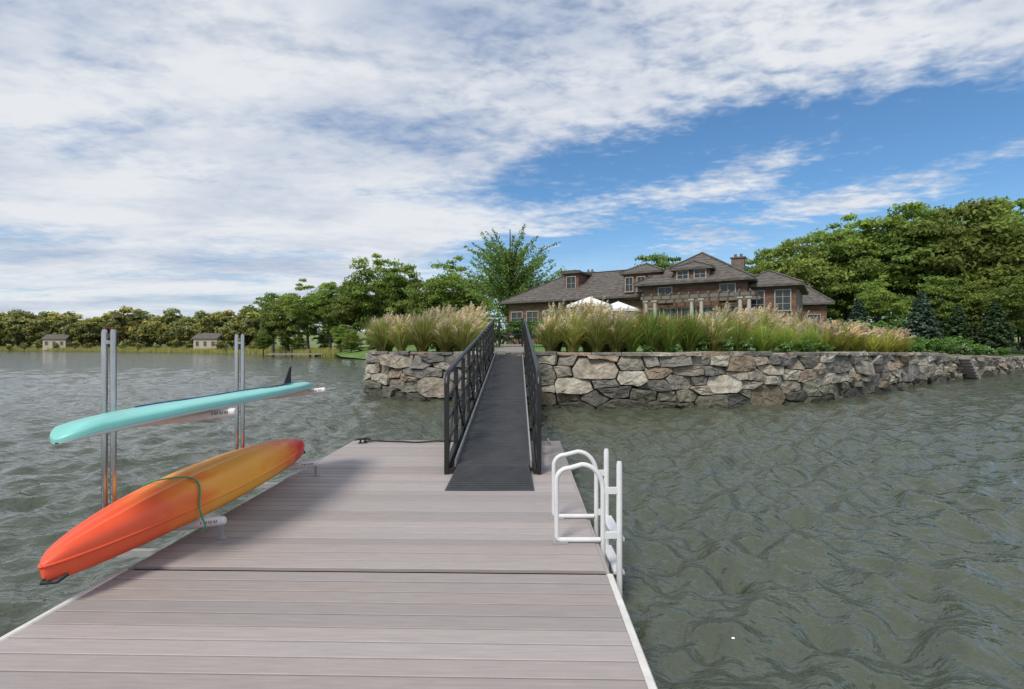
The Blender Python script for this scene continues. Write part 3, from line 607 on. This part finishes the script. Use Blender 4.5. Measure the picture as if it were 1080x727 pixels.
for x_ in(14.0,14.6,17.0,17.6,19.9,20.4):
    c_=MB(); c_.tube([(x_,-4.45,-.1),(x_,-4.45,1.4),(x_,-4.45,2.95)],[.14,.135,.11],12); c_.box((x_,-4.45,.0),(.42,.42,.22)); c_.box((x_,-4.45,3.03),(.34,.34,.14)); c_.build('column',M['column'],pg)
te_=MB(); te_.box((15.5,-3.2,-.1),(12.5,5.5,.22)); te_.build('terrace',M['pathm'],H0)
G0=thing('outbuilding','small brown outbuilding with grey hipped roof at the right end of the house','building',(22.3,46.5,2.0),-math.radians(18))
w_=MB(); w_.box((2.7,2.8,1.7),(5.6,5.6,3.7)); w_.build('wall',M['shingle'],G0); q=MB(); hip(q,-.1,5.5,0,5.6,3.75,6.1,.5,.7); rr_=q.build('roof',M['roof'],G0); chim(rr_,4.9,4.4,3.8,5.6,.7,.6)
for x_ in(.9,2.7,4.5): win(G0,'f',0,x_,2.0,1.0,1.5,2,3)
def cottage(label,px,Y,w,d,h,rz,wall='plainwall',z=.8):
    t=thing('distant_house',label,'house',(ptx(px,Y),Y,z),rz); a=MB(); a.box((0,0,h/2-.3),(w,d,h+.6)); a.build('wall',M[wall],t)
    r=MB(); o=.4; zr=h+d*.38; v=[(-w/2-o,-d/2-o,h-.1),(w/2+o,-d/2-o,h-.1),(w/2+o,d/2+o,h-.1),(-w/2-o,d/2+o,h-.1),(-w/2-o,0,zr),(w/2+o,0,zr)]; r.add(v,[(0,1,5,4),(2,3,4,5),(1,2,5),(3,0,4),(3,2,1,0)]); ro=r.build('roof',M['roof'],t); chim(ro,w*.25,0,h,zr+.6,.6,.5)
    for i in range(3): win(t,'f',-d/2,-w/2+w*(i+.5)/3,h*.55,.8,1.1,2,2)
cottage('tiny pale house at the far left shoreline',62,172,7,4,3.2,.1)
cottage('distant tan house among trees above the reeds',222,134,7,3.6,3.0,-.2,z=.7)
fd=thing('distant_dock','low distant floating dock near the left bank','dock',(ptx(316,88),88,0),.15)
a=MB(); a.box((0,0,.45),(10,2.2,.18)); a.build('decking',M['pathm'],fd)
for x_ in(-4.6,-1.5,1.5,4.6): a=MB(); a.tube([(x_,1.0,-.5),(x_,1.0,1.1)],.13,8); a.build('piling',M['bark'],fd)
for i,(px,Y,zt,lab) in enumerate(((622,30,313,'open white parasol nearer the left end of the terrace'),(652,31,318,'lower white parasol right of the other one on the terrace'))):
    z=(363.5-zt)*Y/540+2.1; t=thing('parasol',lab,'parasol',(ptx(px,Y),Y,1.95)); zz=z-1.95; a=MB(); R_=1.35
    vs=[(0,0,zz)]+[(R_*math.cos(2*PI*k/8),R_*math.sin(2*PI*k/8),zz-.5) for k in range(8)]+[(R_*math.cos(2*PI*k/8),R_*math.sin(2*PI*k/8),zz-.65) for k in range(8)]
    a.add(vs,[(0,1+k,1+(k+1)%8) for k in range(8)]+[(1+k,9+k,9+(k+1)%8,1+(k+1)%8) for k in range(8)]); a.build('canopy',M['canvas'],t); a=MB(); a.tube([(0,0,0),(0,0,zz+.08)],.03,8); a.build('pole',M['darktrim'],t)
    a=MB(); a.tube([(0,0,0),(0,0,.08)],.28,12); a.build('base',M['joint'],t)
fn=thing('garden_fence','low black metal fence with gate beyond the top of the gangway','fence',(-.6,24.5,1.85))
a=MB()
for z in(.15,.75,1.3): a.box((.5,0,z),(4.6,.035,.04))
for i in range(38): a.box((-1.75+i*.122,0,.72),(.016,.016,1.25))
a.build('pickets',M['black'],fn)
for x_ in(-1.8,0,1.1,2.8): a=MB(); a.box((x_,0,.72),(.08,.08,1.5)); a.box((x_,0,1.49),(.11,.11,.04)); a.build('post',M['black'],fn)
ss=s_at(1004); x0,y0=P(ss,-.35); x1_,y1_=P(ss+1.5,-.35); an=math.atan2(y1_-y0,x1_-x0)
sts=thing('stone_steps','pale stone steps leading down the wall to the water at right','steps',(x0,y0,0),an)
for i in range(8): a=MB(); a.box((i*.3,0,1.32-i*.19),(.36,1.0,.17),b=.012); a.build('step',M['pathm'],sts)
# ---------------------------------------------------------------- dock
DR=-.022; XL,XR=-2.81,.58
dock=thing('floating_dock','grey composite plank floating dock with white edge strips in the foreground','dock',(0,0,.5),DR)
def decking(y0,y1):
    a=MB(); n=round((y1-y0)/.1405); p=(y1-y0)/n
    for i in range(n):
        g=random.uniform(.85,1.1); w=random.uniform(-.018,.018); dz=random.uniform(-.0012,.0012)
        a.box(((XL+XR)/2,y0+(i+.5)*p,-.0125+dz),(XR-XL,p-.0105,.025),col=(g+w,g,g-w),b=.003)
    a.build('decking',M['deck'],dock)
decking(-1.6,3.575); decking(3.635,8.52)
for x,s in((XL,-1),(XR,1)):
    a=MB(); a.box((x+s*.024,.99,-.075),(.044,5.19,.16),b=.008); a.build('edge_strip',M['white'],dock)
    a=MB(); a.box((x+s*.015,6.07,-.09),(.028,4.9,.16)); a.build('side_fascia',M['deck'],dock)
a=MB(); a.box(((XL+XR)/2,8.54,-.09),(XR-XL+.06,.028,.16)); a.build('end_fascia',M['deck'],dock)
for yc,l in((.99,5.1),(6.07,4.8)): a=MB(); a.box(((XL+XR)/2,yc,-.32),(XR-XL-.2,l,.5)); a.build('float',M['float'],dock)
def cleat(label,loc,rz,mat):
    t=thing('dock_cleat',label,'cleat',loc,rz); a=MB(); a.tube([(-.13,0,.055),(-.07,0,.07),(.07,0,.07),(.13,0,.055)],[.012,.018,.018,.012],8); a.build('horn',mat,t)
    a=MB(); a.tube([(-.035,0,0),(-.035,0,.06)],.015,8); a.tube([(.035,0,0),(.035,0,.06)],.015,8); a.box((0,0,.006),(.14,.07,.012)); a.build('base',mat,t)
cleat('black dock cleat at the far left corner of the dock',(-2.42,8.3,.502),.3,M['black'])
cleat('grey dock cleat at the far right corner beside the gangway',(.58,8.2,.502),PI/2,M['greymetal'])
a=MB(); pts=[]
for i in range(26):
    t=i/25; pts.append((-2.42+t*1.6,8.36+.05*math.sin(t*9),.517+.004*math.sin(t*20)))
a.tube(pts,.013,6); o=a.build('mooring_rope',M['rope']); tag(o,'black mooring rope lying along the far dock edge','rope')
# ---------------------------------------------------------------- gangway
GW=thing('gangway','black metal gangway with side railings rising from dock to stone wall','gangway',(-.245,5.6,.5),-.011)
LEN=13.2; Y0=.82
def fz(y): return .085+(y-Y0)/(LEN-Y0)*1.25
a=MB(); n=83; 
for i in range(n):
    y0=Y0+i*(LEN-Y0)/n; y1=y0+(LEN-Y0)/n; a.bar((0,y0+.004,fz(y0)-.02),(0,y1-.010,fz(y1)-.02),.92,.04)
    for k in(0.25,.5,.75): yy=y0+(y1-y0)*k; a.box((0,yy,fz(yy)+.0015),(.90,.012,.005))
a.build('walkway',M['ramp'],GW)
a=MB(); a.add([(-.49,0,.006),(.49,0,.006),(.44,Y0,.10),(-.44,Y0,.10),(-.49,0,.0),(.49,0,.0),(.44,Y0,.085),(-.44,Y0,.085)],[(0,1,2,3),(4,5,1,0),(5,6,2,1),(7,4,0,3),(6,7,3,2)])
for k in range(1,12): y=k*.065; z=.006+y/Y0*.094+.002; a.box((0,y,z),(.94-.09*y/Y0,.008,.004),Matrix.Rotation(.114,3,'X'))
a.build('transition_plate',M['plate'],GW)
for s in(-1,1): a=MB(); a.bar((s*.475,Y0,fz(Y0)+.02),(s*.475,LEN,fz(LEN)+.02),.02,.09); a.build('kick_plate',M['greymetal'],GW)
NP=13; RH=1.17
for s in(-1,1):
    rl=thing('railing',None,None); rl.parent=GW
    x=s*.57; yA=.72
    a=MB(); tp=[(x,yA,fz(yA)+RH-.22),(x,yA+.02,fz(yA)+RH-.10),(x,yA+.07,fz(yA)+RH-.03),(x,yA+.16,fz(yA+.1)+RH)]+[(x,y,fz(y)+RH) for y in np.linspace(1.2,LEN,14)]
    a.tube(tp,.033,10); a.build('top_rail',M['black'],rl)
    for hh_ in(.30,.58,.86): a=MB(); a.tube([(x,yA,fz(yA)+hh_),(x,LEN,fz(LEN)+hh_)],.020,8); a.build('mid_rail',M['black'],rl)
    a=MB(); a.bar((x,yA-.03,fz(yA)-.03),(x,LEN,fz(LEN)-.03),.055,.15); a.build('bottom_chord',M['black'],rl)
    for i in range(NP+1):
        y=yA+(LEN-.05-yA)*i/NP; a=MB(); a.box((x,y,fz(y)+RH/2-.05),(.055,.055,RH-(.15 if i==0 else .02))); a.build('post',M['black'],rl)
    for i in range(NP):
        y=yA+(LEN-.05-yA)*i/NP; y2=yA+(LEN-.05-yA)*(i+1)/NP; a=MB(); a.bar((x,y,fz(y)+.02),(x,y2,fz(y2)+.86),.028,.028) if (i%2==0) else a.bar((x,y,fz(y)+.86),(x,y2,fz(y2)+.02),.028,.028); a.build('brace',M['black'],rl)
    for i in range(0,NP+1,2):
        y=yA+(LEN-.05-yA)*i/NP; a=MB(); a.bar((s*.49,y,fz(y)-.03),(x,y,fz(y)-.03),.04,.05); a.build('outrigger',M['black'],rl)
# ---------------------------------------------------------------- kayak racks
UP0,UP1=.925,1.04
def rack(label,Y):
    t=thing('kayak_rack',label,'kayak rack',(-3.33,Y,.5),0)
    for dx in(-.036,.036): a=MB(); a.tube([(dx,0,-.15),(dx,0,1.70),(dx,0,1.725)],[.022,.022,.015],14); a.build('post',M['steel'],t)
    a=MB()
    for z in(.0,.90,1.62): a.box((0,0,z),(.05,.02,.03))
    a.build('spacer',M['steel'],t)
    a=MB(); a.bar((0,0,-.12),(.62,0,-.12),.05,.05); a.box((.60,0,-.10),(.03,.2,.16)); a.build('bracket',M['greymetal'],t)
    for z0,z1,L_ in((UP0,UP1,1.03),(.03,.145,.94)):
        a=MB(); a.tube([(0,0,z0),(L_,0,z1)],.018,8); ar=a.build('arm',M['steel'],t)
        a=MB(); d=Vector((L_,0,z1-z0)).normalized(); p0=Vector((0,0,z0))+d*.14; p1=Vector((L_,0,z1))+d*.02
        a.tube([p0,p0+d*.01,p1-d*.012,p1],[.028,.036,.036,.026],14); pd=a.build('pad',M['pad'],ar)
        a=MB(); up=d.cross(Vector((0,1,0)))
        if up.z<0: up=-up
        for k in range(7):
            c=p1-d*(.05+.021*k)+Vector((0,-.0345,0))+up*.008; a.bar(c-up*.011+d*(.004 if k%2 else -.004),c+up*.011,.006,.005,up=(0,-1,0))
        a.build('lettering',M['ink'],pd)
    a=MB(); a.bar((.93,0,.13),(.93,0,.0),.025,.025); a.box((.93,0,.006),(.09,.06,.010)); a.build('foot',M['greymetal'],t)
    return t
rack('nearer double steel post rack holding the near halves of paddleboard and kayak',4.23)
rack('farther double steel post rack holding the far ends of paddleboard and kayak',6.26)
# ---------------------------------------------------------------- kayak (upside down)
KL=3.56; KLOC=Vector((-2.765,4.86,.645))
KY=thing('kayak','red orange and yellow kayak lying upside down along the dock edge','kayak',KLOC)
KY.rotation_euler=(math.radians(.8),-math.radians(7),-.03)
ns_,na_=90,56
def kw(t): 
    e=min(t,1-t)*2; return .292*max(1e-4,(1-(1-min(e,1))**2.3))**.62
def ktop(t): return .15+.215*max(0,math.sin(PI*min(max(t,0),1)))**.5
def kbot(t): e=abs(t-.5)*2; return -.02*(1-e)+.03*e**3
HV=[];DV=[]
for i in range(ns_+1):
    t=i/ns_; tt=.5-.5*math.cos(PI*t)*.998; w=kw(tt); y=-KL/2+KL*tt; zr=.12+.02*abs(tt-.5)*2; ht=ktop(tt)-zr
    endf=min(1,min(tt,1-tt)/.03)**.5; ht*=.5+.5*endf; hb=(zr-kbot(tt))*(.5+.5*endf)
    for k in range(na_+1):
        A=PI*k/na_; c=math.cos(A);s_=abs(math.sin(A)); x=w*math.copysign(abs(c)**.66,c); z=zr+ht*s_**.66
        u_=x/(w+1e-6); f=min(1,min(tt,1-tt)/.2)
        z+=f*(.014*math.exp(-(u_/.09)**2)-.018*math.exp(-((abs(u_)-.30)/.11)**2)+.009*math.exp(-((abs(u_)-.56)/.07)**2))
        HV.append((x,y,z))
    for k in range(13):
        A=PI+PI*k/12; c=math.cos(A);s_=abs(math.sin(A)); DV.append((w*.99*math.copysign(abs(c)**.7,c),y,zr-.004-hb*s_**.6))
def gridf(nr,nc): return [(i*nc+k,(i+1)*nc+k,(i+1)*nc+k+1,i*nc+k+1) for i in range(nr-1) for k in range(nc-1)]
a=MB(); a.add(HV,gridf(ns_+1,na_+1),None,True); a.add(HV[:na_+1],[tuple(range(na_+1))]); a.add(HV[-na_-1:],[tuple(range(na_+1))[::-1]]); a.build('hull',M['kayak'],KY)
a=MB(); a.add(DV,gridf(ns_+1,13),None,True); a.add(DV[:13],[tuple(range(13))]);a.add(DV[-13:],[tuple(range(13))[::-1]]); a.build('kayak_deck',M['kayak'],KY)
a=MB(); rim=[]
for i in range(ns_+1):
    tt=.5-.5*math.cos(PI*i/ns_)*.998; rim.append((kw(tt)*1.005,-KL/2+KL*tt,.12+.02*abs(tt-.5)*2))
a.tube(rim+[(-x,y,z) for x,y,z in rim[::-1]]+[rim[0]],.010,6); a.build('rim',M['kayak'],KY)
for y_,s in((-KL/2+.09,1),(KL/2-.09,-1)):
    a=MB(); a.tube([(-.07,y_,.05),(-.05,y_-.05*s,.03),(.05,y_-.05*s,.03),(.07,y_,.05)],.013,7); a.build('carry_handle',M['blacksoft'],KY)
def strap(Yw,label):
    a=MB(); pts=[]; t=(Yw-KLOC.y+KL/2)/KL; w=kw(t)+.012; ht=ktop(t)-.12
    for k in range(33):
        A=PI*k/32; c=math.cos(A); s_=abs(math.sin(A)); pts.append(Vector((w*math.copysign(abs(c)**.66,c),.05*math.sin(A*2.0)+.18*(k/32-.5),.12+(ht+.016)*s_**.66)))
    pts=[Vector((w+.03,-.09,-.02))]+[Vector((w+.01,-.09,.04))]+pts+[Vector((-w-.01,.09,.03))]
    R=KY.rotation_euler.to_matrix(); pts=[R@(p+Vector((0,Yw-KLOC.y,0)))+KLOC for p in pts]
    a.tube(pts,.0065,6); q=[pts[0]+Vector((.012*math.sin(k*.7),-.01*k,-.004*k-.02)) for k in range(6)]; a.tube([pts[0]]+q,.0055,5); o=a.build('green_cord',M['cord']); tag(o,label,'cord')
strap(4.22,'green cord tied over the yellow middle of the kayak')
# ---------------------------------------------------------------- paddleboard
PT=math.atan2(UP1-UP0,1.03)
PB=thing('paddleboard','turquoise paddleboard lying fin up on the upper rack arms','paddleboard',(-2.74,4.78,1.530),0); PB.rotation_euler=(0,-PT,-.03)
BL=3.30; n=70; TH=.095
def bw(t):
    return .43*max(0,(1-(1-min(t/.5,1))**2.4))**.60 if t<.5 else .43*(1-((t-.5)/.5)**2.6*.55)*(1 if t<.97 else (1-((t-.97)/.03)**2*.45))
def bz(t): return (-.04*max(0,(.3-t)/.3)**2)
V1=[];V2=[]
for i in range(n+1):
    t=.5-.5*math.cos(PI*i/n)*.999; w=bw(t); y=-BL/2+BL*t; th=TH*min(1,(min(t,1-t)/.05)**.5*.8+.2); z0=bz(t)
    for k in range(17):
        A=PI*k/16; c=math.cos(A); s_=abs(math.sin(A)); V1.append((w*math.copysign(abs(c)**.45,c),y,z0+.3*th+.7*th*s_**.45))
    for k in range(17):
        A=PI*k/16; c=math.cos(A); s_=abs(math.sin(A)); V2.append((w*.995*math.copysign(abs(c)**.45,c),y,z0+.3*th-.001-.3*th*s_**.45))
a=MB(); a.add(V1,gridf(n+1,17),None,True); a.add(V1[:17],[tuple(range(17))]);a.add(V1[-17:],[tuple(range(17))[::-1]]); a.build('board_hull',M['board'],PB)
a=MB(); a.add(V2,gridf(n+1,17),None,True); a.build('board_deck',M['boarddeck'],PB)
a=MB(); y0=BL/2-.36; fp=[(0,0),(.19,0),(.20,.05),(.215,.12),(.25,.20),(.245,.215),(.19,.19),(.12,.12),(.05,.05)]
vs=[(sx*.006,y0+p,TH-.005+q) for sx in(-1,1) for p,q in fp]; m_=len(fp); a.add(vs,[tuple(range(m_))[::-1],tuple(range(m_,2*m_))]+[(i,(i+1)%m_,m_+(i+1)%m_,m_+i) for i in range(m_)]); a.build('fin',M['blacksoft'],PB)
a=MB()
for k in range(9):
    y=BL/2-1.05+.055*k; a.bar((.17,y,TH+.0025),(.24,y+(.02 if k%2 else -.012),TH+.0025),.012,.004)
a.bar((.155,BL/2-1.1,TH+.0025),(.155,BL/2-.58,TH+.0025),.008,.004); a.build('lettering',M['ink'],PB)
a=MB(); R=PB.rotation_euler.to_matrix(); pts=[]
for k in range(30):
    t=k/29; pts.append(R@Vector((-.2+.30*t,-.75+2.10*t,TH+.006+.003*math.sin(t*14)))+PB.location)
a.tube(pts,.006,5); tag(a.build('leash_cord',M['bluecord']),'dark blue cord lying lengthwise over the turquoise paddleboard','cord')
# ---------------------------------------------------------------- ladder
LD=thing('dock_ladder','white tubular swim ladder with two hooped handrails on the right dock edge','ladder',(0,0,.5),0)
for (Yl,xa,xb,zt) in((4.14,.36,.735,.65),(4.71,.385,.775,.635)):
    pts=[(xb,Yl,-.35),(xb,Yl,zt-.22)]
    for k in range(1,8): A=PI/2*k/8; pts.append((xb-.17+.17*math.cos(A),Yl,zt-.22+.20*math.sin(A)))
    pts.append((xb-.17,Yl,zt-.02)); pts.append((xa+.10,Yl,zt-.05))
    for k in range(1,8): A=PI/2+PI/2*k/8; pts.append((xa+.10+.10*math.cos(A),Yl,zt-.15+.10*math.sin(A)))
    pts+= [(xa,Yl,zt-.15),(xa,Yl,.05),(xa+.01,Yl,.028),(xa+.03,Yl,.022),(xb-.02,Yl,.022)]
    a=MB(); a.tube(pts,.020,12); a.build('handrail',M['ladder'],LD)
    a=MB(); a.box((xa+.03,Yl,.005),(.12,.08,.008)); a.build('foot_plate',M['greymetal'],LD)
    a=MB(); a.tube([(.868,Yl,-.75),(.868,Yl,zt-.02),(.868,Yl,zt+.005)],[.024,.024,.018],12); a.build('side_rail',M['ladder'],LD)
    for z in(.42,.06): a=MB(); a.bar((xb,Yl,z),(.868,Yl,z),.03,.05); a.build('bracket',M['ladder'],LD)
for z in(.02,-.25,-.52): a=MB(); a.box((.868,4.425,z),(.09,.54,.03),b=.006); a.build('rung',M['ladder'],LD)
